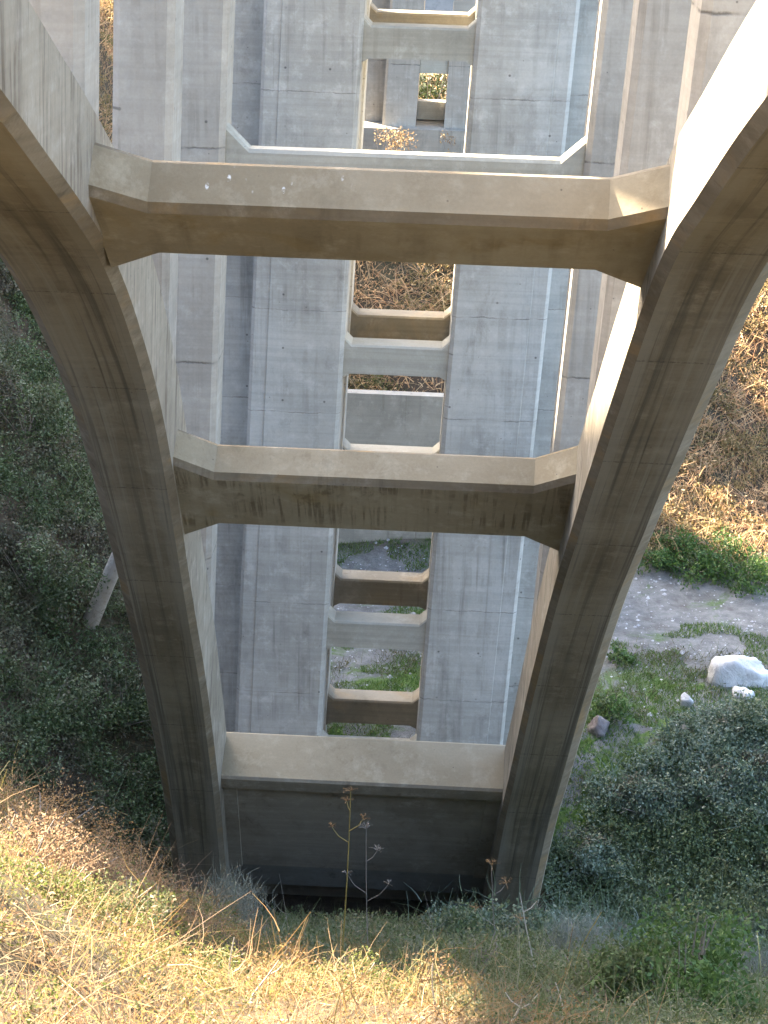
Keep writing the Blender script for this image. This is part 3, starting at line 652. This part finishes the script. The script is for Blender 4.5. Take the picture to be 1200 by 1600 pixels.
stalk('dead_weed', 270, 1465, 1405, 302, 'rust', 'reddish stem beside the left sage bush', [(.6, .4, .1)], .006, 0, dist=14)
stalk('dead_weed', 225, 1400, 1310, 222, 'greystem', 'thin stem over the edge of the sunlit left thicket', [(.6, .3, .2), (.5, 2.8, .15)], .005, 0, dist=13)
for u, v, ut, vt, d, br, lab in ((195, 1590, 190, 1428, 9.6, [(.35, .4, .12), (.6, 2.7, .1)], 'bleached upright stick in the lower left of the sunlit bank'), (360, 1610, 366, 1465, 9.3, [(.4, .3, .1)], 'bleached stick in the middle of the sunlit grass'), (170, 1570, 150, 1500, 9.4, [], 'short pale twig at the far left of the sunlit bank'), (385, 1640, 436, 1500, 9.0, [(.5, .2, .09)], 'bleached stick leaning right over the sunlit grass'), (680, 1640, 676, 1505, 9.4, [], 'bleached stick at the right end of the sunlit grass'), (320, 1600, 300, 1545, 9.1, [], 'low pale twig below the bleached upright stick'), (790, 1660, 815, 1560, 9.2, [(.6, 2.8, .1), (.5, .3, .12)], 'pale forked twig at the bottom edge right of centre'), (872, 1650, 868, 1535, 9.2, [], 'thin tan stick at the bottom edge under the sage bush')):
    stalk('dead_stick', u, v, vt, ut, 'stem', lab, br, .009, 0, dist=d)

# ---- boulders, log
def boulder(u, v, wx, wy, h, mat, label, seed):
    p = onground(u, v); root = None
    n, mrings = 40, 22; V = []; rs = np.random.default_rng(seed); pl = [(unit(rs.normal(size=3)*[1, 1, .8]), rs.uniform(.5, .86)) for _ in range(15)]
    for i in range(mrings+1):
        th = math.pi*i/mrings
        for j in range(n):
            ph = 2*math.pi*j/n; d = np.array([math.sin(th)*math.cos(ph), math.sin(th)*math.sin(ph), math.cos(th)]); r = 1.0
            for q, dd in pl:
                c = d@q
                if c > 1e-3: r = min(r, dd/c)
            r *= 1+.10*mnoise.noise(Vector(d*2.3)+Vector((seed, 0, 0)))+.04*mnoise.noise(Vector(d*7)+Vector((seed, 3, 0)))
            V.append(d*r*np.array([wx/2*1.15, wy/2*1.15, h*.78])+[0, 0, h*.10])
    Fc = [(i*n+j, i*n+(j+1) % n, (i+1)*n+(j+1) % n, (i+1)*n+j) for i in range(mrings) for j in range(n)]
    me = bpy.data.meshes.new('boulder'); raw(me, np.array(V), np.array(Fc)); me.materials.append(mat)
    o = bpy.data.objects.new('boulder', me); col.objects.link(o); o.location = tuple(p)
    return tag(o, label, 'rock', 'boulders on the valley floor')
boulder(1158, 1062, 1.8, 1.3, .98, M['rock'], 'large white boulder on the gravel', 3)
boulder(1159, 1092, .62, .55, .52, M['rock'], 'pale grey rock below the large white boulder', 8)
boulder(1071, 1103, .44, .4, .44, M['rock'], 'small white rock left of the large boulder', 5)
boulder(935, 1142, .62, .6, .62, M['rockdark'], 'dark brown rock half hidden by the right rib', 6)
a = onground(137, 968); d_ = np.array([(197-600)/F, (842-800)/F, 1.])@np.stack([r2, d2, fw]); b2 = np.array([CX, 0, 0])+d_*((a[1]-.3)/d_[1]); a[2] -= .25
lp = [a+(b2-a)*s for s in np.linspace(0, 1, 7)]
lo_ = vobj('log', tubes([(lp, np.linspace(.23, .20, 7)*(1+.02*rng.normal(size=7)))], 14), M['log'], None, origin=a)
tag(lo_, 'pale grey brown log leaning on the shaded slope left of the left rib', 'log')

# ================================================================== LIGHT
S = np.array([-.707, .707, .62]); S /= np.linalg.norm(S)
el = math.asin(S[2]); az = math.atan2(S[0], S[1])
sun = bpy.data.lights.new('sun', 'SUN'); sun.energy = 5.0; sun.angle = R(.53); sun.color = (1.0, .86, .66)
so = bpy.data.objects.new('sun', sun); col.objects.link(so); so.rotation_euler = Vector(S).to_track_quat('Z', 'Y').to_euler(); so.location = (-30, 40, 30)
w = bpy.data.worlds.new('World'); sc.world = w; w.use_nodes = True
nt = w.node_tree; bg = nt.nodes['Background']; sk = nt.nodes.new('ShaderNodeTexSky'); sk.sky_type = 'NISHITA'; sk.sun_disc = False
sk.sun_elevation = el; sk.sun_rotation = az; sk.altitude = 50; sk.air_density = 1.0; sk.dust_density = 3.5; sk.ozone_density = 1.0
nt.links.new(sk.outputs[0], bg.inputs[0]); bg.inputs[1].default_value = .14
sc.view_settings.view_transform = 'Standard'; sc.view_settings.look = 'None'; sc.view_settings.gamma = 1; sc.view_settings.exposure = 3.52
sc.cycles.max_bounces = 8; sc.cycles.diffuse_bounces = 6; sc.cycles.transparent_max_bounces = 4
sc.cycles.use_denoising = True
